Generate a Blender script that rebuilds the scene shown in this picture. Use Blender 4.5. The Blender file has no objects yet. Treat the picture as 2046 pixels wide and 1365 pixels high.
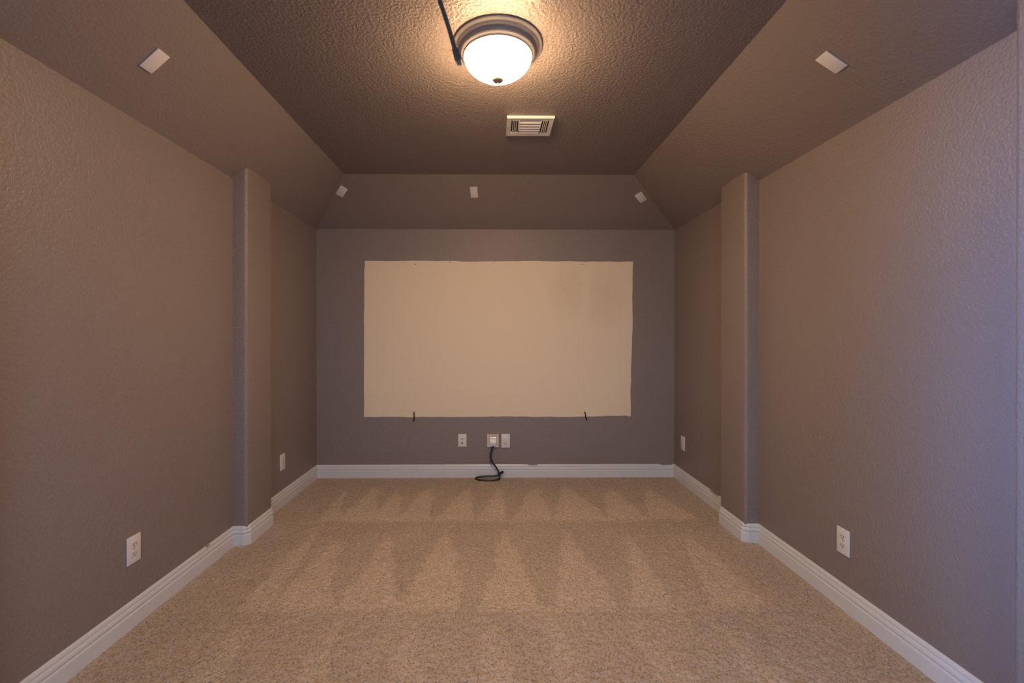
import bpy, bmesh, math, random
import numpy as np
from mathutils import Vector, Matrix

random.seed(7); rng = np.random.default_rng(7)
scene = bpy.context.scene
COL = scene.collection

# ------------------------------------------------------------------ camera, world, exposure
CAM_H = 1.21
F_PX, CX, CY = 885.75, 993.46, 673.14
YAW, PITCH, ROLL = 0.0094, -0.0025, 0.0002
cam_data = bpy.data.cameras.new('camera'); cam = bpy.data.objects.new('camera', cam_data); COL.objects.link(cam)
cam_data.sensor_width = 36.0; cam_data.sensor_fit = 'HORIZONTAL'
cam_data.lens = F_PX * 36.0 / 2046.0
cam_data.shift_x = (1023.0 - CX) / 2046.0
cam_data.shift_y = (CY - 682.5) / 2046.0
cam_data.clip_start = 0.02
cam_data.dof.use_dof = True; cam_data.dof.focus_distance = 2.9; cam_data.dof.aperture_fstop = 4.0
_f = Vector((math.sin(YAW) * math.cos(PITCH), math.cos(YAW) * math.cos(PITCH), math.sin(PITCH)))
_r = Vector((math.cos(YAW), -math.sin(YAW), 0)); _u = _r.cross(_f)
_r2 = _r * math.cos(ROLL) + _u * math.sin(ROLL); _u2 = _u * math.cos(ROLL) - _r * math.sin(ROLL)
cam.matrix_world = Matrix(((_r2.x, _u2.x, -_f.x, 0), (_r2.y, _u2.y, -_f.y, 0), (_r2.z, _u2.z, -_f.z, CAM_H), (0, 0, 0, 1)))
scene.camera = cam

LAMP_STRENGTH = 109.0
LAMP_COLOR = (1.0, 0.66, 0.345)
SKY_COLOR = (0.54, 0.74, 1.0)
SKY_STRENGTH = 7.0
BEAM_COLOR = (0.08, 0.36, 1.0)
BEAM_WATTS = 46.0
world = bpy.data.worlds.new('daylight'); scene.world = world; world.use_nodes = True
_bg = world.node_tree.nodes['Background']
_bg.inputs['Color'].default_value = (*SKY_COLOR, 1); _bg.inputs['Strength'].default_value = SKY_STRENGTH

vs = scene.view_settings
vs.view_transform = 'Standard'; vs.look = 'None'; vs.gamma = 1.0; vs.use_curve_mapping = False
vs.exposure = 0.75
scene.display_settings.display_device = 'sRGB'

# ------------------------------------------------------------------ room numbers (metres)
L, R = -1.498, 1.552          # side walls
D, Y0 = 3.776, -1.70          # back wall with the painted screen, rear wall behind the camera
HW, HC = 2.1145, 2.4242       # wall height, flat ceiling height
AL, AR, AB = 0.377, 0.488, 0.433   # insets of the flat ceiling
PP = 0.0815                   # pilaster projection
WIN_Y0, WIN_Y1, WIN_Z0, WIN_Z1 = -1.15, -0.45, 0.30, 2.00   # narrow window behind the camera, left wall
RW_X0, RW_X1, RW_Z0, RW_Z1 = -0.55, 0.65, 0.45, 2.00         # window in the rear wall behind the camera
BOARD_H = 0.113

# ------------------------------------------------------------------ materials
def new_mat(name):
    m = bpy.data.materials.new(name); m.use_nodes = True
    nt = m.node_tree; b = nt.nodes['Principled BSDF']
    return m, nt, b
def N(nt, kind, **kw):
    n = nt.nodes.new(kind)
    for k, v in kw.items(): setattr(n, k, v)
    return n
def plain(name, col, rough=0.5, metal=0.0, spec=0.5):
    m, nt, b = new_mat(name)
    b.inputs['Base Color'].default_value = (*col, 1); b.inputs['Roughness'].default_value = rough
    b.inputs['Metallic'].default_value = metal; b.inputs['Specular IOR Level'].default_value = spec
    # slight unevenness so that no surface is perfectly flat in tone
    tc = N(nt, 'ShaderNodeTexCoord'); no = N(nt, 'ShaderNodeTexNoise'); no.inputs['Scale'].default_value = 40
    nt.links.new(tc.outputs['Object'], no.inputs['Vector'])
    mr = N(nt, 'ShaderNodeMapRange'); mr.inputs['To Min'].default_value = max(0.02, rough - 0.05); mr.inputs['To Max'].default_value = min(1, rough + 0.05)
    nt.links.new(no.outputs['Fac'], mr.inputs['Value']); nt.links.new(mr.outputs['Result'], b.inputs['Roughness'])
    return m
def paint(name, col, rough, scale, strength, dist, spec=0.5, col_var=0.06):
    m, nt, b = new_mat(name)
    tc = N(nt, 'ShaderNodeTexCoord')
    n1 = N(nt, 'ShaderNodeTexNoise'); n1.inputs['Scale'].default_value = scale; n1.inputs['Detail'].default_value = 3; n1.inputs['Roughness'].default_value = 0.55
    n1.inputs['Distortion'].default_value = 0.15
    nt.links.new(tc.outputs['Object'], n1.inputs['Vector'])
    ramp = N(nt, 'ShaderNodeMapRange'); ramp.inputs['From Min'].default_value = 0.36; ramp.inputs['From Max'].default_value = 0.64
    ramp.interpolation_type = 'SMOOTHSTEP'
    nt.links.new(n1.outputs['Fac'], ramp.inputs['Value'])
    bp = N(nt, 'ShaderNodeBump'); bp.inputs['Strength'].default_value = strength; bp.inputs['Distance'].default_value = dist
    nt.links.new(ramp.outputs['Result'], bp.inputs['Height']); nt.links.new(bp.outputs['Normal'], b.inputs['Normal'])
    n2 = N(nt, 'ShaderNodeTexNoise'); n2.inputs['Scale'].default_value = 1.7; n2.inputs['Detail'].default_value = 4
    nt.links.new(tc.outputs['Object'], n2.inputs['Vector'])
    mx = N(nt, 'ShaderNodeMix', data_type='RGBA')
    mx.inputs['A'].default_value = (*[c * (1 - col_var) for c in col], 1); mx.inputs['B'].default_value = (*[min(1, c * (1 + col_var)) for c in col], 1)
    nt.links.new(n2.outputs['Fac'], mx.inputs['Factor']); nt.links.new(mx.outputs['Result'], b.inputs['Base Color'])
    b.inputs['Roughness'].default_value = rough; b.inputs['Specular IOR Level'].default_value = spec
    return m

WALL_COL = (0.240, 0.192, 0.180)
M_WALL = paint('taupe_wall_paint', WALL_COL, 0.42, 85, 0.35, 0.0030, 0.42)
M_CEIL = paint('taupe_ceiling_paint', WALL_COL, 0.42, 82, 0.40, 0.0045, 0.42)
M_TRIM = plain('white_trim_paint', (0.64, 0.63, 0.65), 0.32)
M_PLATE = plain('white_plastic', (0.70, 0.66, 0.655), 0.30)
M_ALMOND = plain('almond_plastic', (0.66, 0.56, 0.45), 0.30)
M_SLOT = plain('dark_slot', (0.03, 0.028, 0.026), 0.6)
M_FACE = plain('receptacle_plastic', (0.64, 0.60, 0.56), 0.28)
M_SCREW = plain('screw_metal', (0.62, 0.58, 0.52), 0.30, 0.9)
M_BLACK = plain('black_rubber', (0.016, 0.015, 0.017), 0.42)
M_CONDUIT = plain('grey_cable_sheath', (0.100, 0.090, 0.088), 0.30, 0.0, 0.5)
M_GLOSS = plain('glossy_white_plastic', (0.70, 0.67, 0.66), 0.10)
M_NICKEL = plain('satin_lamp_pan', (0.29, 0.26, 0.245), 0.50, 0.1)
M_FINIAL = plain('finial_metal', (0.40, 0.34, 0.27), 0.60, 0.0, 0.1)
M_VENT = plain('white_vent_enamel', (0.72, 0.69, 0.67), 0.33)
M_DUCT = plain('duct_dark', (0.035, 0.03, 0.028), 0.7)
M_GROUND = plain('outside_paving', (0.16, 0.15, 0.14), 0.9)

# beige painted screen, with its scuffs and the lighter filled seam
m, nt, b = new_mat('beige_screen_paint'); M_SCREEN = m
tc = N(nt, 'ShaderNodeTexCoord'); base = (0.78, 0.64, 0.475)
def node_math(nt, op, a, bb=None):
    n = N(nt, 'ShaderNodeMath', operation=op)
    for i, v in enumerate((a, bb)):
        if v is None: continue
        if isinstance(v, (int, float)): n.inputs[i].default_value = v
        else: nt.links.new(v, n.inputs[i])
    return n.outputs[0]
sep = N(nt, 'ShaderNodeSeparateXYZ'); nt.links.new(tc.outputs['Object'], sep.inputs[0])
def blob(cx, cz, rx, rz):
    dx = node_math(nt, 'DIVIDE', node_math(nt, 'SUBTRACT', sep.outputs['X'], cx), rx)
    dz = node_math(nt, 'DIVIDE', node_math(nt, 'SUBTRACT', sep.outputs['Z'], cz), rz)
    d = node_math(nt, 'ADD', node_math(nt, 'MULTIPLY', dx, dx), node_math(nt, 'MULTIPLY', dz, dz))
    mr = N(nt, 'ShaderNodeMapRange', interpolation_type='SMOOTHSTEP'); mr.inputs['From Min'].default_value = 1; mr.inputs['From Max'].default_value = 0
    nt.links.new(d, mr.inputs['Value']); return mr.outputs['Result']
smudge = node_math(nt, 'MAXIMUM', blob(0.64, 1.60, 0.20, 0.30), blob(0.95, 1.52, 0.22, 0.30))
sn = N(nt, 'ShaderNodeTexNoise'); sn.inputs['Scale'].default_value = 9; sn.inputs['Detail'].default_value = 6
nt.links.new(tc.outputs['Object'], sn.inputs['Vector'])
smudge = node_math(nt, 'MULTIPLY', smudge, sn.outputs['Fac'])
sc2 = N(nt, 'ShaderNodeTexNoise'); sc2.inputs['Scale'].default_value = 70; sc2.inputs['Detail'].default_value = 2
nt.links.new(tc.outputs['Object'], sc2.inputs['Vector'])
mr = N(nt, 'ShaderNodeMapRange'); mr.inputs['From Min'].default_value = 0.66; mr.inputs['From Max'].default_value = 0.74
nt.links.new(sc2.outputs['Fac'], mr.inputs['Value'])
scr = node_math(nt, 'MULTIPLY', mr.outputs['Result'], smudge)
seam = blob(0.79, 1.66, 0.045, 0.42)
mx = N(nt, 'ShaderNodeMix', data_type='RGBA'); mx.inputs['A'].default_value = (*base, 1); mx.inputs['B'].default_value = (*[c * 0.88 for c in base], 1)
nt.links.new(node_math(nt, 'MULTIPLY', smudge, node_math(nt, 'SUBTRACT', 1.0, seam)), mx.inputs['Factor'])
mx2 = N(nt, 'ShaderNodeMix', data_type='RGBA'); mx2.inputs['B'].default_value = (*[c * 0.5 for c in base], 1)
nt.links.new(mx.outputs['Result'], mx2.inputs['A']); nt.links.new(scr, mx2.inputs['Factor'])
nt.links.new(mx2.outputs['Result'], b.inputs['Base Color'])
b.inputs['Roughness'].default_value = 0.62
bp = N(nt, 'ShaderNodeBump'); bp.inputs['Strength'].default_value = 0.12; bp.inputs['Distance'].default_value = 0.002
bn = N(nt, 'ShaderNodeTexNoise'); bn.inputs['Scale'].default_value = 85; nt.links.new(tc.outputs['Object'], bn.inputs['Vector'])
nt.links.new(bn.outputs['Fac'], bp.inputs['Height']); nt.links.new(bp.outputs['Normal'], b.inputs['Normal'])

# carpet: flecked beige yarn; the attribute "lay" says which way the vacuum left the pile
m, nt, b = new_mat('beige_carpet'); M_CARPET = m
tc = N(nt, 'ShaderNodeTexCoord')
at = N(nt, 'ShaderNodeAttribute'); at.attribute_name = 'lay'
fl = N(nt, 'ShaderNodeTexNoise'); fl.inputs['Scale'].default_value = 140; fl.inputs['Detail'].default_value = 3; fl.inputs['Roughness'].default_value = 0.6
nt.links.new(tc.outputs['Object'], fl.inputs['Vector'])
fr = N(nt, 'ShaderNodeValToRGB'); e = fr.color_ramp.elements
e[0].position = 0.33; e[0].color = (0.21, 0.155, 0.120, 1); e[1].position = 0.52; e[1].color = (0.55, 0.435, 0.355, 1)
nt.links.new(fl.outputs['Fac'], fr.inputs['Fac'])
big = N(nt, 'ShaderNodeTexNoise'); big.inputs['Scale'].default_value = 3.0; big.inputs['Detail'].default_value = 4
nt.links.new(tc.outputs['Object'], big.inputs['Vector'])
lay = node_math(nt, 'ADD', node_math(nt, 'MULTIPLY', at.outputs['Fac'], 0.21), 0.83)
lay = node_math(nt, 'ADD', lay, node_math(nt, 'MULTIPLY', node_math(nt, 'SUBTRACT', big.outputs['Fac'], 0.5), 0.22))
mx = N(nt, 'ShaderNodeMix', data_type='RGBA', blend_type='MULTIPLY'); mx.inputs['Factor'].default_value = 1
nt.links.new(fr.outputs['Color'], mx.inputs['A'])
cmb = N(nt, 'ShaderNodeCombineColor')
for i in range(3): nt.links.new(lay, cmb.inputs[i])
nt.links.new(cmb.outputs[0], mx.inputs['B']); nt.links.new(mx.outputs['Result'], b.inputs['Base Color'])
b.inputs['Roughness'].default_value = 0.95; b.inputs['Specular IOR Level'].default_value = 0.1
b.inputs['Sheen Weight'].default_value = 0.42; b.inputs['Sheen Roughness'].default_value = 0.5; b.inputs['Sheen Tint'].default_value = (1.0, 0.86, 0.70, 1)
bp = N(nt, 'ShaderNodeBump'); bp.inputs['Strength'].default_value = 0.6; bp.inputs['Distance'].default_value = 0.006
nt.links.new(fl.outputs['Fac'], bp.inputs['Height']); nt.links.new(bp.outputs['Normal'], b.inputs['Normal'])

# frosted glass shade: the lamp itself gives off the light
m, nt, b = new_mat('lit_frosted_glass'); M_GLASS = m
b.inputs['Base Color'].default_value = (0.9, 0.85, 0.78, 1); b.inputs['Roughness'].default_value = 0.35
b.inputs['Emission Color'].default_value = (*LAMP_COLOR, 1)
# the bulbs sit low in the bowl: the rim glows less than the bottom
tc = N(nt, 'ShaderNodeTexCoord'); sp = N(nt, 'ShaderNodeSeparateXYZ'); nt.links.new(tc.outputs['Object'], sp.inputs[0])
mr = N(nt, 'ShaderNodeMapRange', interpolation_type='SMOOTHSTEP'); mr.inputs['From Min'].default_value = -0.05; mr.inputs['From Max'].default_value = -0.125
mr.inputs['To Min'].default_value = LAMP_STRENGTH * 0.80; mr.inputs['To Max'].default_value = LAMP_STRENGTH * 1.0
nt.links.new(sp.outputs['Z'], mr.inputs['Value']); nt.links.new(mr.outputs['Result'], b.inputs['Emission Strength'])

# window pane: clear, slightly reflective
m, nt, b = new_mat('window_glass'); M_PANE = m
out = nt.nodes['Material Output']; tr = N(nt, 'ShaderNodeBsdfTransparent'); gl = N(nt, 'ShaderNodeBsdfGlossy'); gl.inputs['Roughness'].default_value = 0.02
ms = N(nt, 'ShaderNodeMixShader'); ms.inputs[0].default_value = 0.06
nt.links.new(tr.outputs[0], ms.inputs[1]); nt.links.new(gl.outputs[0], ms.inputs[2]); nt.links.new(ms.outputs[0], out.inputs['Surface'])

# ------------------------------------------------------------------ helpers
def obj(name, verts, faces, mat, parent=None, smooth=False, loc=None, matrix=None):
    me = bpy.data.meshes.new(name); me.from_pydata([tuple(v) for v in verts], [], faces); me.validate(); me.update()
    bm = bmesh.new(); bm.from_mesh(me); bmesh.ops.recalc_face_normals(bm, faces=bm.faces); bm.to_mesh(me); bm.free()
    return link(name, me, mat, parent, smooth, loc, matrix)
def link(name, me, mat, parent=None, smooth=False, loc=None, matrix=None):
    me.materials.clear(); me.materials.append(mat)
    o = bpy.data.objects.new(name, me); COL.objects.link(o)
    if smooth is True: me.polygons.foreach_set('use_smooth', [True] * len(me.polygons))
    if parent is not None: o.parent = parent
    if loc is not None: o.location = loc
    if matrix is not None: o.matrix_world = matrix
    return o
def auto_smooth(o, deg=35):
    me = o.data; me.polygons.foreach_set('use_smooth', [True] * len(me.polygons))
    bm = bmesh.new(); bm.from_mesh(me)
    for ed in bm.edges:
        ed.smooth = len(ed.link_faces) == 2 and ed.calc_face_angle(0) < math.radians(deg)
    bm.to_mesh(me); bm.free(); return o
def empty(name, loc=(0, 0, 0), matrix=None):
    o = bpy.data.objects.new(name, None); COL.objects.link(o); o.empty_display_size = 0.05
    if matrix is not None: o.matrix_world = matrix
    else: o.location = loc
    return o
def tag(o, label=None, cat=None, group=None, kind=None):
    for k, v in (('label', label), ('category', cat), ('group', group), ('kind', kind)):
        if v: o[k] = v
    return o
def prism(poly, vec):
    """polygon (3-D points) pushed along vec: closed solid"""
    n = len(poly); a = [Vector(p) for p in poly]; b = [p + Vector(vec) for p in a]
    return a + b, [list(range(n)), list(range(n, 2 * n))[::-1]] + [[i, (i + 1) % n, n + (i + 1) % n, n + i] for i in range(n)]
def box_mesh(name, sx, sy, sz, c=(0, 0, 0), bev=0.0, seg=2):
    bm = bmesh.new(); bmesh.ops.create_cube(bm, size=1.0)
    for v in bm.verts: v.co = Vector((v.co.x * sx + c[0], v.co.y * sy + c[1], v.co.z * sz + c[2]))
    if bev: bmesh.ops.bevel(bm, geom=list(bm.edges), offset=bev, segments=seg, affect='EDGES', profile=0.5)
    me = bpy.data.meshes.new(name); bm.to_mesh(me); bm.free(); return me
def box(name, s, c, mat, parent=None, bev=0.0, seg=2):
    o = link(name, box_mesh(name, *s, c, bev, seg), mat, parent)
    return auto_smooth(o, 50) if bev else o
def lathe(name, prof, mat, parent=None, seg=48, c=(0, 0, 0), deg=40, axis='z'):
    verts, faces = [], []; n = len(prof)
    for k in range(seg):
        a = 2 * math.pi * k / seg
        for r, z in prof: verts.append((c[0] + r * math.cos(a), c[1] + r * math.sin(a), c[2] + z) if axis == 'z' else (c[0] + r * math.cos(a), c[1] + z, c[2] + r * math.sin(a)))
    for k in range(seg):
        for i in range(n - 1):
            a, b = k * n + i, ((k + 1) % seg) * n + i
            faces.append([a, b, b + 1, a + 1])
    me = bpy.data.meshes.new(name); me.from_pydata(verts, [], faces)
    bm = bmesh.new(); bm.from_mesh(me); bmesh.ops.remove_doubles(bm, verts=bm.verts, dist=1e-6); bmesh.ops.dissolve_degenerate(bm, edges=bm.edges, dist=1e-7)
    bmesh.ops.recalc_face_normals(bm, faces=bm.faces); bm.to_mesh(me); bm.free()
    return auto_smooth(link(name, me, mat, parent), deg)
def spline(pts, n=10):
    P = [Vector(p) for p in pts]; P = [P[0] * 2 - P[1]] + P + [P[-1] * 2 - P[-2]]; out = []
    for i in range(1, len(P) - 2):
        for k in range(n):
            t = k / n; a, b, c, d = P[i - 1], P[i], P[i + 1], P[i + 2]
            out.append(0.5 * ((2 * b) + (c - a) * t + (2 * a - 5 * b + 4 * c - d) * t * t + (3 * b - a - 3 * c + d) * t ** 3))
    return out + [P[-2]]
def tube(name, path, rad, mat, parent=None, seg=12):
    P = [Vector(p) for p in path]; n = len(P); rad = rad if isinstance(rad, (list, tuple)) else [rad] * n
    verts, faces = [], []; up = None
    for i, p in enumerate(P):
        t = (P[min(i + 1, n - 1)] - P[max(i - 1, 0)]).normalized()
        if up is None: up = t.orthogonal().normalized()
        up = (up - t * up.dot(t)).normalized(); s = t.cross(up)
        for k in range(seg):
            a = 2 * math.pi * k / seg; verts.append(p + (up * math.cos(a) + s * math.sin(a)) * rad[i])
    for i in range(n - 1):
        for k in range(seg): faces.append([i * seg + k, i * seg + (k + 1) % seg, (i + 1) * seg + (k + 1) % seg, (i + 1) * seg + k])
    faces += [list(range(seg))[::-1], list(range((n - 1) * seg, n * seg))]
    return auto_smooth(obj(name, verts, faces, mat, parent), 50)

def basis(o, xdir, n):
    n = Vector(n).normalized(); x = Vector(xdir); x = (x - n * x.dot(n)).normalized(); y = n.cross(x)
    return Matrix(((x.x, y.x, n.x, o[0]), (x.y, y.y, n.y, o[1]), (x.z, y.z, n.z, o[2]), (0, 0, 0, 1)))

# ------------------------------------------------------------------ setting
TH = 0.12
def sloped_z(x=None, y=None, side='L'):
    return HW + (HC - HW) * ((x - L) / AL if side == 'L' else (R - x) / AR)

def wall_with_hole(name, u0, u1, place, hole):
    """place(u, z, side) gives a point of the inner (0) or outer (1) face"""
    us = [u0, hole[0], hole[1], u1]; zs = [0, hole[2], hole[3], HW]; verts, faces = [], []
    for s in (0, 1):
        for u in us:
            for z in zs: verts.append(place(u, z, s))
    idx = lambda s, i, j: s * 16 + i * 4 + j
    for i in range(3):
        for j in range(3):
            if (i, j) == (1, 1): continue
            for s in (0, 1): faces.append([idx(s, i, j), idx(s, i + 1, j), idx(s, i + 1, j + 1), idx(s, i, j + 1)])
    for i in range(3):
        for j in (0, 3): faces.append([idx(0, i, j), idx(0, i + 1, j), idx(1, i + 1, j), idx(1, i, j)])
        for k in (0, 3): faces.append([idx(0, k, i), idx(0, k, i + 1), idx(1, k, i + 1), idx(1, k, i)])
    for j in (1, 2): faces.append([idx(0, 1, j), idx(0, 2, j), idx(1, 2, j), idx(1, 1, j)]); faces.append([idx(0, j, 1), idx(0, j, 2), idx(1, j, 2), idx(1, j, 1)])
    return obj(name, verts, faces, M_WALL)

wall_left = tag(wall_with_hole('wall_left', Y0, D, lambda u, z, k: (L - TH * k, u, z), (WIN_Y0, WIN_Y1, WIN_Z0, WIN_Z1)), kind='structure')
wall_right = tag(obj('wall_right', *prism([(R, Y0, 0), (R, D, 0), (R, D, HW), (R, Y0, HW)], (TH, 0, 0)), M_WALL), kind='structure')
wall_back = tag(obj('wall_back', *prism([(L, D, 0), (R, D, 0), (R, D, HW), (L, D, HW)], (0, TH, 0)), M_WALL), kind='structure')
wall_rear = tag(wall_with_hole('wall_rear', L, R, lambda u, z, k: (u, Y0 - TH * k, z), (RW_X0, RW_X1, RW_Z0, RW_Z1)), kind='structure')
YR = Y0 + AB
ceiling = tag(obj('ceiling', *prism([(L + AL, YR, HC), (R - AR, YR, HC), (R - AR, D - AB, HC), (L + AL, D - AB, HC)], (0, 0, TH)), M_CEIL), kind='structure')
for pts in ([(L, Y0, HW), (L + AL, YR, HC), (L + AL, D - AB, HC), (L, D, HW)],
            [(R, Y0, HW), (R - AR, YR, HC), (R - AR, D - AB, HC), (R, D, HW)],
            [(L, D, HW), (R, D, HW), (R - AR, D - AB, HC), (L + AL, D - AB, HC)],
            [(L, Y0, HW), (R, Y0, HW), (R - AR, YR, HC), (L + AL, YR, HC)]):
    obj('sloped_panel', *prism(pts, (0, 0, TH)), M_WALL, ceiling)

# pilasters with rounded (bullnose) corners, running up into the sloping panels
RC = 0.019
def pilaster_path(side, ya, yb):
    """plan outline from wall to wall, near end first, with rounded corners"""
    x0, s = (L, 1) if side == 'L' else (R, -1); xf = x0 + s * PP; out = [(x0, ya)]
    for k in range(7):
        a = math.pi / 2 * k / 6; out.append((xf - s * RC + s * RC * math.sin(a), ya + RC - RC * math.cos(a)))
    for k in range(7):
        a = math.pi / 2 * k / 6; out.append((xf - s * RC + s * RC * math.cos(a), yb - RC + RC * math.sin(a)))
    return out + [(x0, yb)]
PIL = {'L': [(0.960, 1.243), (2.566, 2.857)], 'R': [(0.960, 1.243), (2.573, 2.8585)]}
for side, wall in (('L', wall_left), ('R', wall_right)):
    for ya, yb in PIL[side]:
        path = pilaster_path(side, ya, yb); n = len(path)
        verts = [(x, y, 0) for x, y in path] + [(x, y, sloped_z(x, side=side) + 0.004) for x, y in path]
        faces = [[i, i + 1, n + i + 1, n + i] for i in range(n - 1)] + [[n - 1, 0, n, 2 * n - 1], list(range(n))[::-1], list(range(n, 2 * n))]
        auto_smooth(obj('pilaster', verts, faces, M_WALL, wall), 40)

# baseboards: one moulded profile swept along each wall, mitred at every corner
PROF = [(0.0, 0.0), (0.0140, 0.0), (0.0140, 0.0610), (0.0128, 0.0640), (0.0085, 0.0655), (0.0080, 0.0690), (0.0110, 0.0715), (0.0125, 0.0750), (0.0122, 0.0820), (0.0105, 0.0880),
        (0.0068, 0.0900), (0.0064, 0.0935), (0.0085, 0.0955), (0.0082, 0.1010), (0.0060, 0.1080), (0.0025, BOARD_H), (0.0, BOARD_H)]
def offset_path(path, t, inward):
    P = [Vector(p) for p in path]; out = []
    nrm = []
    for a, b in zip(P, P[1:]):
        d = (b - a).normalized(); nrm.append(Vector((d.y, -d.x)) * inward)
    for i in range(1, len(P) - 1):
        n1, n2 = nrm[i - 1], nrm[i]; k = t / (1 + n1.dot(n2)); out.append(P[i] + (n1 + n2) * k)
    return out
def baseboard(name, path, inward):
    """first and last point only give the direction for the mitre"""
    rows = [offset_path(path, t, inward) for t, z in PROF]; m_ = len(rows[0]); k = len(PROF)
    verts = [(rows[j][i].x, rows[j][i].y, PROF[j][1]) for i in range(m_) for j in range(k)]
    faces = [[i * k + j, i * k + (j + 1) % k, (i + 1) * k + (j + 1) % k, (i + 1) * k + j] for i in range(m_ - 1) for j in range(k)]
    faces += [list(range(k))[::-1], list(range((m_ - 1) * k, m_ * k))]
    return tag(obj(name, verts, faces, M_TRIM), kind='structure')
def chamfered(side):
    x0, s = (L, 1) if side == 'L' else (R, -1); pts = []; c = 0.021
    for ya, yb in PIL[side]:
        xf = x0 + s * PP
        pts += [(x0, ya), (xf - s * c, ya), (xf, ya + c), (xf, yb - c), (xf - s * c, yb), (x0, yb)]
    return pts
baseboard('baseboard_left', [(R, Y0), (L, Y0)] + chamfered('L') + [(L, D), (R, D)], 1)
baseboard('baseboard_right', [(L, Y0), (R, Y0)] + chamfered('R') + [(R, D), (L, D)], -1)
baseboard('baseboard_back', [(L, Y0), (L, D), (R, D), (R, Y0)], 1)
baseboard('baseboard_rear', [(L, D), (L, Y0), (R, Y0), (R, D)], -1)

# carpet floor: real pile relief where the picture can see it
gx = np.linspace(L, R, 500)
gy = np.concatenate([np.linspace(Y0, 0.9, 60)[:-1], np.linspace(0.9, D, 470)])
X, Y = np.meshgrid(gx, gy)
def smooth(a, k):
    for _ in range(k):
        a = (a + np.roll(a, 1, 0) + np.roll(a, -1, 0) + np.roll(a, 1, 1) + np.roll(a, -1, 1)) / 5
    return a
h = smooth(rng.standard_normal(X.shape), 1); h2 = smooth(rng.standard_normal(X.shape), 12); h /= h.std(); h2 /= h2.std()
Z = 0.0040 + 0.0020 * h + 0.0004 * h2
edge = np.clip(np.minimum.reduce([X - L, R - X, D - Y]) / 0.05, 0.3, 1.0); Z = 0.0040 + (Z - 0.0040) * edge
# vacuum strokes: each light wedge is (apex x, apex y, base x0, base x1, base y)
WEDGE = [(-1.17, 3.55, -1.12, -1.03, 2.89), (-0.93, 3.58, -1.02, -0.77, 2.89), (-0.75, 3.52, -0.79, -0.62, 2.89), (-0.50, 3.55, -0.62, -0.42, 2.89), (-0.19, 3.55, -0.36, -0.13, 2.89),
         (0.06, 3.57, -0.10, 0.08, 2.89), (0.34, 3.55, 0.14, 0.39, 2.89), (0.57, 3.57, 0.42, 0.76, 2.89), (0.92, 3.55, 0.76, 1.01, 2.89), (1.22, 3.52, 1.02, 1.35, 2.89),
         (-1.10, 2.84, -1.12, -1.00, 1.96), (-0.92, 2.66, -0.98, -0.74, 1.96), (-0.63, 2.72, -0.70, -0.44, 1.96), (-0.28, 2.74, -0.42, -0.14, 1.96), (0.07, 2.76, -0.04, 0.21, 1.96), (0.46, 2.76, 0.28, 0.55, 1.96),
         (0.82, 2.70, 0.63, 0.80, 1.96), (1.16, 2.70, 0.99, 1.24, 1.96),
         (-1.04, 1.94, -1.02, -0.86, 1.05), (-0.66, 1.90, -0.72, -0.52, 1.05), (-0.34, 1.92, -0.40, -0.18, 1.05), (-0.02, 1.92, -0.08, 0.16, 1.05), (0.24, 1.94, 0.22, 0.44, 1.05), (0.58, 1.93, 0.56, 0.80, 1.05), (0.92, 1.90, 0.92, 1.14, 1.05)]
lay = np.zeros_like(X)
wob = 0.02 * smooth(rng.standard_normal(X.shape), 30); wob = wob / wob.std() * 0.010
for axx, ay, b0, b1, by in WEDGE:
    t = np.clip((ay - Y) / (ay - by), 0, 1)
    lo = axx + (b0 - axx) * t - 0.012; hi = axx + (b1 - axx) * t + 0.012
    s_ = 0.022
    mask = np.clip((X + wob - lo) / s_ + 0.5, 0, 1) * np.clip((hi - X - wob) / s_ + 0.5, 0, 1)
    mask *= np.clip((ay - Y) / 0.12, 0, 1) * np.clip((Y - by + 0.01 + wob * 0.5) / 0.02, 0, 1)
    lay = np.maximum(lay, mask * (0.45 if ay < 1.95 else 0.8 if ay < 2.86 else 1.0))
for yl, wd in ((2.875, 0.012), (1.945, 0.010)):
    lay = np.maximum(lay, 0.55 * np.exp(-((Y + wob * 0.6 + 0.004 * X - yl) / wd) ** 2) * (np.abs(X) < 1.25))
nx, ny = len(gx), len(gy)
me = bpy.data.meshes.new('floor')
co = np.stack([X, Y, Z], -1).reshape(-1, 3).astype(np.float32)
ii = (np.arange(ny - 1)[:, None] * nx + np.arange(nx - 1)[None, :]).reshape(-1)
quads = np.stack([ii, ii + 1, ii + nx + 1, ii + nx], -1).astype(np.int32)
me.vertices.add(len(co)); me.vertices.foreach_set('co', co.reshape(-1))
me.loops.add(quads.size); me.loops.foreach_set('vertex_index', quads.reshape(-1))
me.polygons.add(len(quads)); me.polygons.foreach_set('loop_start', np.arange(0, quads.size, 4, dtype=np.int32))
me.update(calc_edges=True)
a_ = me.attributes.new('lay', 'FLOAT', 'POINT'); a_.data.foreach_set('value', lay.reshape(-1).astype(np.float32))
floor = link('floor', me, M_CARPET, smooth=True); tag(floor, kind='structure')

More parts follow.
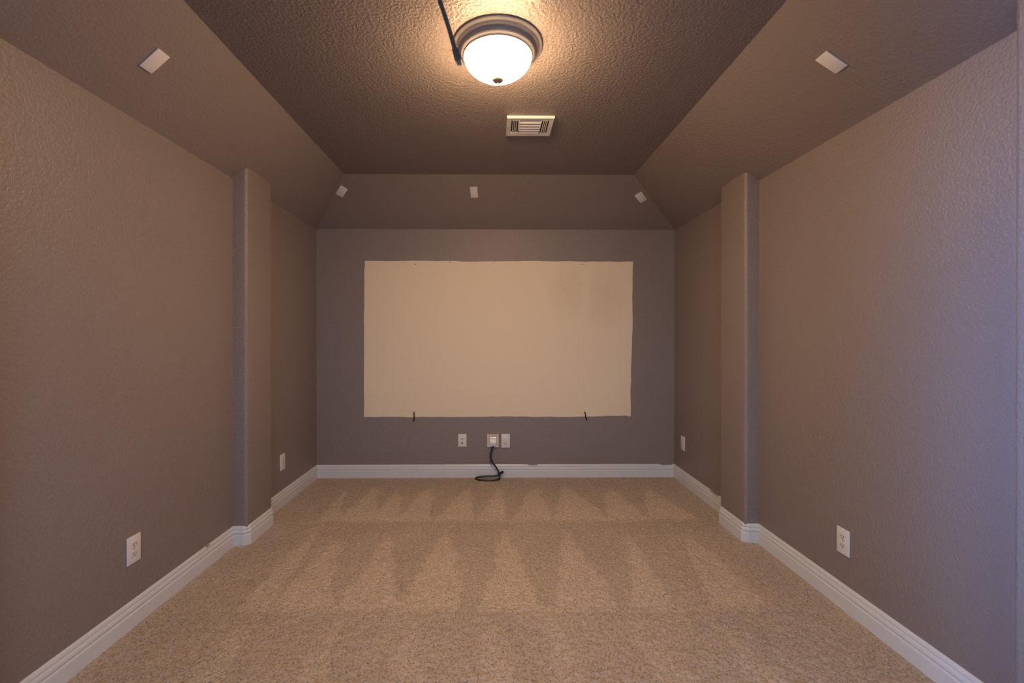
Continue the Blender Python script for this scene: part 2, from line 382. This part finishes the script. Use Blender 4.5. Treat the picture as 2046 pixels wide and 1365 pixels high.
# two windows behind the camera: frame, mullion, sill, panes; built facing +x, then turned into place
def window(name, loc, rz, wy, wh):
    win = empty(name, loc); win.rotation_euler.z = rz; tag(win, kind='structure')
    for s in (-1, 1): box('jamb', (0.09, 0.05, wh), (0, s * (wy / 2 - 0.025), wh / 2), M_TRIM, win, 0.003)
    for z in (0.025, wh - 0.025): box('rail', (0.09, wy - 0.1, 0.05), (0, 0, z), M_TRIM, win, 0.003)
    box('mullion', (0.05, 0.04, wh - 0.1), (0, 0, wh / 2), M_TRIM, win, 0.003)
    box('sill', (0.16, wy + 0.06, 0.03), (0.07, 0, -0.017), M_TRIM, win, 0.006)
    for s in (-1, 1): box('pane', (0.005, wy / 2 - 0.07, wh - 0.1), (0, s * (wy / 4 - 0.0125), wh / 2), M_PANE, win)
    pl = bpy.data.lights.new(name + '_portal', 'AREA'); pl.shape = 'RECTANGLE'; pl.size = wh; pl.size_y = wy; pl.cycles.is_portal = True
    po = bpy.data.objects.new(name + '_portal', pl); COL.objects.link(po)
    po.matrix_world = Matrix.Translation(Vector(loc) + Vector((0, 0, wh / 2)) - Matrix.Rotation(rz, 3, 'Z') @ Vector((0.10, 0, 0))) @ Matrix.Rotation(rz, 4, 'Z') @ Matrix.Rotation(-math.pi / 2, 4, 'Y')
window('window_1', (L - 0.05, (WIN_Y0 + WIN_Y1) / 2, WIN_Z0), 0, WIN_Y1 - WIN_Y0, WIN_Z1 - WIN_Z0)
window('window_2', ((RW_X0 + RW_X1) / 2, Y0 - 0.05, RW_Z0), math.pi / 2, RW_X1 - RW_X0, RW_Z1 - RW_Z0)
tag(obj('ground', *prism([(-12, -14, -0.15), (12, -14, -0.15), (12, 8, -0.15), (-12, 8, -0.15)], (0, 0, -0.1)), M_GROUND), kind='structure')
# added area light at the narrow window, spread narrowed to tint the right wall
bl = bpy.data.lights.new('added_blue_beam', 'AREA'); bl.shape = 'RECTANGLE'; bl.size = WIN_Z1 - WIN_Z0; bl.size_y = WIN_Y1 - WIN_Y0
bl.energy = BEAM_WATTS; bl.color = BEAM_COLOR; bl.spread = math.radians(46)
bo = bpy.data.objects.new('added_blue_beam', bl); COL.objects.link(bo); bo.location = (L - TH - 0.04, (WIN_Y0 + WIN_Y1) / 2, (WIN_Z0 + WIN_Z1) / 2); bo.matrix_world = Matrix.Translation((L - TH - 0.13, (WIN_Y0 + WIN_Y1) / 2 - 0.06, (WIN_Z0 + WIN_Z1) / 2)) @ Matrix.Rotation(math.radians(18), 4, 'Z') @ Matrix.Rotation(-math.pi / 2, 4, 'Y')

# ------------------------------------------------------------------ painted screen on the back wall
def wobble_edge(a, b, amp, n):
    a, b = Vector(a), Vector(b); d = b - a; nr = Vector((-d.y, d.x)).normalized(); out = []
    v = 0
    for i in range(n):
        v = v * 0.75 + random.gauss(0, amp) * 0.6
        out.append(a + d * (i / n) + nr * (0 if i == 0 else v))
    return out
cs = [(-1.089, 1.845), (1.196, 1.843), (1.176, 0.521), (-1.096, 0.519)]
outline = []
for i in range(4): outline += wobble_edge(cs[i], cs[(i + 1) % 4], 0.0030, 46 if i % 2 == 0 else 26)
screen = obj('painted_screen', *prism([(p.x, D - 0.0012, p.y) for p in outline], (0, 0.0010, 0)), M_SCREEN, wall_back)
tag(screen, 'beige painted projection rectangle with uneven hand-painted edges')
for px, pz, w_, h_ in ((-0.367, 1.838, 0.003, 0.014), (0.014, 1.840, 0.003, 0.016), (-0.660, 1.817, 0.010, 0.006), (0.770, 1.817, 0.009, 0.005), (0.745, 1.817, 0.006, 0.004)):
    obj('pencil_mark', *prism([(px - w_ / 2, D - 0.0018, pz - h_ / 2), (px + w_ / 2, D - 0.0018, pz - h_ / 2), (px + w_ / 2, D - 0.0018, pz + h_ / 2), (px - w_ / 2, D - 0.0018, pz + h_ / 2)], (0, 0.0007, 0)), M_SLOT, screen)

# two short black wire ends sticking out of the wall under the screen
for pts, lab in (([(-0.671, D + 0.01, 0.560), (-0.670, D - 0.012, 0.556), (-0.667, D - 0.020, 0.535), (-0.667, D - 0.017, 0.512), (-0.673, D - 0.012, 0.486)], 'short black wire end at the screen\'s lower edge, left of the wall plates'),
                 ([(0.782, D + 0.01, 0.558), (0.783, D - 0.012, 0.554), (0.785, D - 0.020, 0.535), (0.789, D - 0.017, 0.515), (0.798, D - 0.012, 0.492)], 'short black wire end at the screen\'s lower edge, right of the wall plates')):
    o = tube('wire_end', spline(pts, 6), 0.0052, M_BLACK, seg=10); tag(o, lab, 'wire', 'black wire ends below the screen')

# ------------------------------------------------------------------ ceiling light
lamp = empty('ceiling_light', (0.02, 1.862, HC))
tag(lamp, 'lit flush-mount ceiling light with frosted glass bowl and grey metal pan', 'ceiling light')
lathe('base_pan', [(0.0, 0.0), (0.186, 0.0), (0.186, -0.005), (0.182, -0.009), (0.176, -0.0105), (0.173, -0.0135), (0.168, -0.020), (0.164, -0.0225), (0.161, -0.0265),
                   (0.157, -0.034), (0.151, -0.041), (0.145, -0.045), (0.143, -0.050), (0.137, -0.050), (0.134, -0.046), (0.0, -0.046)], M_NICKEL, lamp, 64)
lathe('glass_shade', [(0.1335, -0.047), (0.1375, -0.050), (0.1390, -0.058), (0.1365, -0.068), (0.130, -0.079), (0.119, -0.091), (0.104, -0.1035), (0.086, -0.115),
                      (0.066, -0.124), (0.044, -0.1305), (0.020, -0.134), (0.0, -0.135)], M_GLASS, lamp, 48)
lathe('finial', [(0.0, -0.1330), (0.020, -0.1335), (0.0235, -0.1370), (0.0240, -0.1420), (0.0200, -0.1470), (0.012, -0.1500), (0.005, -0.1510), (0.004, -0.1545), (0.0055, -0.1575), (0.004, -0.1610), (0.0, -0.1625)], M_FINIAL, lamp, 24)

# grey cable dangling from the ceiling between the camera and the light, with a plug at its end
cable = empty('hanging_cable', (-0.182, 1.10, HC))
tag(cable, 'dark grey cable dangling from the ceiling in front of the ceiling light', 'cable')
cb = Vector(cable.location)
cpts = [(-0.182, 1.100, HC + 0.01), (-0.183, 1.100, 2.36), (-0.178, 1.096, 2.25), (-0.160, 1.090, 2.13), (-0.1306, 1.083, 2.029), (-0.1125, 1.080, 1.974), (-0.0985, 1.080, 1.926), (-0.0915, 1.080, 1.902)]
tube('sheath', [Vector(p) - cb for p in spline(cpts, 8)], 0.0054, M_CONDUIT, cable, 14)
lathe('ceiling_grommet', [(0.0060, 0.0), (0.012, 0.0), (0.012, -0.002), (0.0060, -0.003)], M_CONDUIT, cable, 20)
cm = basis(Vector((-0.0885, 1.080, 1.893)) - cb, (0.93, 0.35, 0.20), (0.27, 0.0, -0.95))
plug_end = box('plug', (0.0150, 0.0085, 0.032), (0, 0, 0), M_CONDUIT, cable, 0.0022, 3); plug_end.matrix_local = cm
tip = box('plug_tip', (0.0115, 0.0046, 0.013), (0, 0, 0.0200), M_SCREW, plug_end, 0.0006, 2)

# ------------------------------------------------------------------ ceiling vent
vent = empty('ceiling_vent', (0.209, 2.556, HC))
tag(vent, 'white metal ceiling air register with louvred centre and side slots', 'air vent')
VX, VY = 0.264, 0.219
def ring(name, ox, oy, ix, iy, z0, z1, zin, mat, parent, cx=0.0):
    o_ = [(-ox, -oy), (ox, -oy), (ox, oy), (-ox, oy)]; i_ = [(-ix + cx, -iy), (ix + cx, -iy), (ix + cx, iy), (-ix + cx, iy)]
    b_ = [(x * 0.975, y * 0.97) for x, y in o_]
    verts = [(x, y, z0) for x, y in o_] + [(x, y, z1 + 0.003) for x, y in o_] + [(x, y, z1) for x, y in b_] + [(x, y, zin) for x, y in i_] + [(x, y, z0) for x, y in i_]
    faces = [[k * 4 + j, k * 4 + (j + 1) % 4, (k + 1) * 4 + (j + 1) % 4, (k + 1) * 4 + j] for k in range(4) for j in range(4)] + [[16 + j, 16 + (j + 1) % 4, (j + 1) % 4, j] for j in range(4)]
    return obj(name, verts, faces, mat, parent)
ring('frame', VX / 2, VY / 2, VX / 2 - 0.026, VY / 2 - 0.034, 0.0, -0.014, -0.012, M_VENT, vent)
box('duct_backing', (VX - 0.052, VY - 0.068, 0.002), (0, 0, -0.0015), M_DUCT, vent)
ihy = VY / 2 - 0.034
for x in (-0.0615, 0.0615): box('divider', (0.007, 2 * ihy, 0.011), (x, 0, -0.0085), M_VENT, vent, 0.001)
for k in range(5):                       # centre louvres, blades dipping toward the far side
    y = -ihy + 2 * ihy * (k + 0.5) / 5
    pr = [(-0.058, y - 0.016, -0.0045), (-0.058, y + 0.013, -0.0150), (-0.058, y + 0.015, -0.0140), (-0.058, y - 0.015, -0.0035)]
    obj('louvre', *prism(pr, (0.116, 0, 0)), M_VENT, vent)
for s in (-1, 1):
    for k in range(3):
        x = s * (0.0755 + 0.0100 * k)
        pr = [(x - 0.0022, -ihy, -0.005), (x + 0.0022, -ihy, -0.005), (x + 0.0022, -ihy, -0.0125), (x + 0.0012, -ihy, -0.0135), (x - 0.0012, -ihy, -0.0135), (x - 0.0022, -ihy, -0.0125)]
        obj('louvre', *prism(pr, (0, 2 * ihy, 0)), M_VENT, vent)
    lathe('screw', [(0.0045, -0.0125), (0.0045, -0.0145), (0.003, -0.0160), (0.0, -0.0163)], M_SCREW, vent, 14, (s * (VX / 2 - 0.012), 0.0, 0.0))

# ------------------------------------------------------------------ blank plates on the sloping panels
nL = Vector((HC - HW, 0, -AL)); nR = Vector((-(HC - HW), 0, -AR)); nB = Vector((0, -(HC - HW), -AB))
def cover_plate(c, xdir, n, label, w=0.099, h_=0.0575, t=0.0055):
    e_ = empty('cover_plate', matrix=basis(c, xdir, n))
    tag(e_, label, 'cover plate', 'blank cover plates on the sloping ceiling')
    box('plate', (w, h_, t), (0, 0, t / 2), M_PLATE, e_, 0.0018, 2)
    for s in (-1, 1): lathe('screw', [(0.0028, t - 0.0003), (0.0028, t + 0.0004), (0.0, t + 0.0007)], M_PLATE, e_, 10, (s * (w / 2 - 0.012), 0, 0))
    return e_
cover_plate((-1.307, 1.725, 2.271), (0.077, -0.005, 0.063), nL, 'white blank cover plate on the sloped ceiling left of the ceiling light')
cover_plate((1.309, 1.704, 2.269), (0.0835, 0.0015, -0.053), nR, 'white blank cover plate on the sloped ceiling right of the ceiling light')
cover_plate((-1.180, 3.468, 2.335), (-0.0595, 0.060, -0.043), nB, 'tilted white blank plate above the screen\'s clean left corner')
cover_plate((-0.149, 3.470, 2.333), (0.004, 0.079, -0.056), nB, 'upright white blank plate above the middle of the screen')
cover_plate((1.171, 3.506, 2.308), (0.067, 0.059, -0.042), nB, 'tilted white blank plate above the screen\'s scuffed right corner')

# ------------------------------------------------------------------ outlets
def wall_matrix(c, n): return basis(c, Vector((0, 0, 1)).cross(Vector(n)), n)
def plate_part(e_, w=0.070, h_=0.1145, t=0.006, mat=None): return box('plate', (w, h_, t), (0, 0, t / 2), mat or M_PLATE, e_, 0.0022, 3)
def screw_part(e_, y=0.0, t=0.006): return lathe('screw', [(0.0032, t - 0.0004), (0.0032, t + 0.0006), (0.0, t + 0.0010)], M_SCREW, e_, 12, (0, y, 0))
def duplex(c, n, label, group):
    e_ = empty('electrical_outlet', matrix=wall_matrix(c, n)); tag(e_, label, 'outlet', group); plate_part(e_)
    for s in (-1, 1):
        cy = s * 0.0195; pts = []
        for k in range(28):           # receptacle face: a disc with flattened top and bottom
            a = 2 * math.pi * k / 28; pts.append((0.0172 * math.cos(a), cy + max(-0.0135, min(0.0135, 0.0172 * math.sin(a))), 0.0055))
        f_ = obj('receptacle', *prism(pts, (0, 0, 0.0022)), M_FACE, e_)
        for x, w_, hh in ((-0.0063, 0.0026, 0.0095), (0.0063, 0.0026, 0.0080)): box('slot', (w_, hh, 0.001), (x, cy + 0.003, 0.0076), M_SLOT, f_)
        lathe('ground_hole', [(0.0027, 0.0070), (0.0027, 0.0080), (0.0, 0.0081)], M_SLOT, f_, 12, (0, cy - 0.0075, 0))
    screw_part(e_); return e_
def rocker_plate(c, n, label, group, name='wall_plate', cat='wall plate', w=0.070, h_=0.1145):
    e_ = empty(name, matrix=wall_matrix(c, n)); tag(e_, label, cat, group); plate_part(e_, w, h_)
    box('insert', (0.033, 0.067, 0.0030), (0, 0, 0.0062), M_FACE, e_, 0.0010)
    for s in (-1, 1): screw_part(e_, s * 0.0445)
    return e_
duplex((L, 1.8565, 0.3215), (1, 0, 0), 'white duplex outlet nearest the camera on the left wall', 'duplex outlets low on the side walls')
duplex((R, 1.9438, 0.3007), (-1, 0, 0), 'white duplex outlet nearest the camera on the right wall', 'duplex outlets low on the side walls')
rocker_plate((L, 3.161, 0.313), (1, 0, 0), 'white wall plate beyond the pilaster on the left wall', 'wall plates near the back corners')
rocker_plate((R, 3.601, 0.332), (-1, 0, 0), 'white wall plate on the right wall close to the back corner', 'wall plates near the back corners')
rocker_plate((0.107, D, 0.3145), (0, -1, 0), 'plain white wall plate beside the recessed outlet with the black cord', None, w=0.0735, h_=0.1165)

# plate with two round sockets
e_ = empty('coaxial_plate', matrix=wall_matrix((-0.2615, D, 0.3185), (0, -1, 0))); tag(e_, 'small white plate with two round sockets standing apart under the screen', 'wall plate')
plate_part(e_, 0.0705, 0.108)
for y, m_ in ((0.012, M_FINIAL), (-0.021, M_SLOT)):
    s_ = lathe('socket', [(0.0072, 0.005), (0.0072, 0.0085), (0.0050, 0.0090), (0.0046, 0.0165 if y > 0 else 0.0070), (0.0, 0.0165 if y > 0 else 0.0070)], m_, e_, 16, (0, y, 0))
for s in (-1, 1): screw_part(e_, s * 0.0440)

# almond recessed outlet box
e_ = empty('recessed_outlet', matrix=wall_matrix((-0.001, D, 0.318), (0, -1, 0))); tag(e_, 'almond recessed outlet box with the black cord plugged in', 'outlet')
ring('surround', 0.0495, 0.0555, 0.033, 0.040, 0.0, 0.009, 0.008, M_ALMOND, e_)
e_.children[0].data.transform(Matrix.Identity(4))
box('recess_back', (0.064, 0.078, 0.0015), (0, 0, 0.0010), M_ALMOND, e_)
for x in (-0.006, 0.006): box('slot', (0.0026, 0.009, 0.001), (x, 0.028, 0.0020), M_SLOT, e_)

# white plug with the black cord hanging out of it
cord = empty('power_cord', (0.0, D, 0.30)); tag(cord, 'black power cord looping on the carpet from a white plug', 'power cord')
# plug: shoulder slopes upward, body below
pw = 0.0265
prof = [(-0.002, 0.048), (-0.014, 0.046), (-0.023, 0.0305), (-0.0235, 0.018), (-0.036, 0.016), (-0.0375, 0.012), (-0.0375, -0.022), (-0.034, -0.0255), (-0.002, -0.0255)]
v_, f_ = prism([(-pw, y, z) for y, z in prof], (2 * pw, 0, 0))
plug = obj('plug', v_, f_, M_GLOSS, cord)
bm = bmesh.new(); bm.from_mesh(plug.data); bmesh.ops.bevel(bm, geom=list(bm.edges), offset=0.0012, segments=2, affect='EDGES'); bm.to_mesh(plug.data); bm.free(); auto_smooth(plug, 50)
kpts = [(0.002, D - 0.026, 0.278), (-0.004, D - 0.034, 0.262), (-0.020, D - 0.044, 0.215), (-0.020, D - 0.048, 0.180), (-0.001, D - 0.048, 0.138), (0.028, D - 0.046, 0.098), (0.050, D - 0.046, 0.055), (0.056, D - 0.050, 0.026),
        (0.050, D - 0.075, 0.013), (0.015, D - 0.100, 0.011), (-0.050, D - 0.108, 0.011), (-0.110, D - 0.095, 0.011), (-0.142, D - 0.070, 0.011), (-0.142, D - 0.050, 0.014), (-0.105, D - 0.036, 0.019), (-0.030, D - 0.030, 0.022), (0.030, D - 0.030, 0.026), (0.050, D - 0.034, 0.036)]
base = Vector(cord.location)
kp = spline(kpts, 8)
tube('cable', [p - base for p in kp], [0.0085 if i < 30 else 0.0072 for i in range(len(kp))], M_BLACK, cord, 12)
tube('connector', [Vector(p) - base for p in ((0.046, D - 0.033, 0.033), (0.060, D - 0.036, 0.046), (0.086, D - 0.042, 0.064))], [0.0085, 0.0105, 0.0105], M_BLACK, cord, 12)

# wall paint that ran over the top edge of the baseboards
def smear(parent, a, b, n):
    a, b, n = Vector(a), Vector(b), Vector(n); k = 14; d = (b - a) / k; poly = [a, b]
    for i in range(k, -1, -1): poly.append(a + d * i + Vector((0, 0, -0.0035 - random.random() * 0.0055 * math.sin(math.pi * (i + 0.5) / (k + 1)))) + n * 0.0045)
    obj('paint_smear', *prism(poly, n * 0.0012), M_WALL, parent)
smear(wall_back, (1.425, D - 0.0035, BOARD_H + 0.0005), (1.530, D - 0.0035, BOARD_H + 0.0005), (0, -1, 0))
smear(wall_back, (0.30, D - 0.0035, BOARD_H + 0.0005), (0.38, D - 0.0035, BOARD_H + 0.0005), (0, -1, 0))
smear(wall_left, (L + 0.0035, 2.315, BOARD_H + 0.0005), (L + 0.0035, 2.345, BOARD_H + 0.0005), (1, 0, 0))
smear(wall_right, (R - 0.0035, 3.02, BOARD_H + 0.0005), (R - 0.0035, 3.14, BOARD_H + 0.0005), (-1, 0, 0))
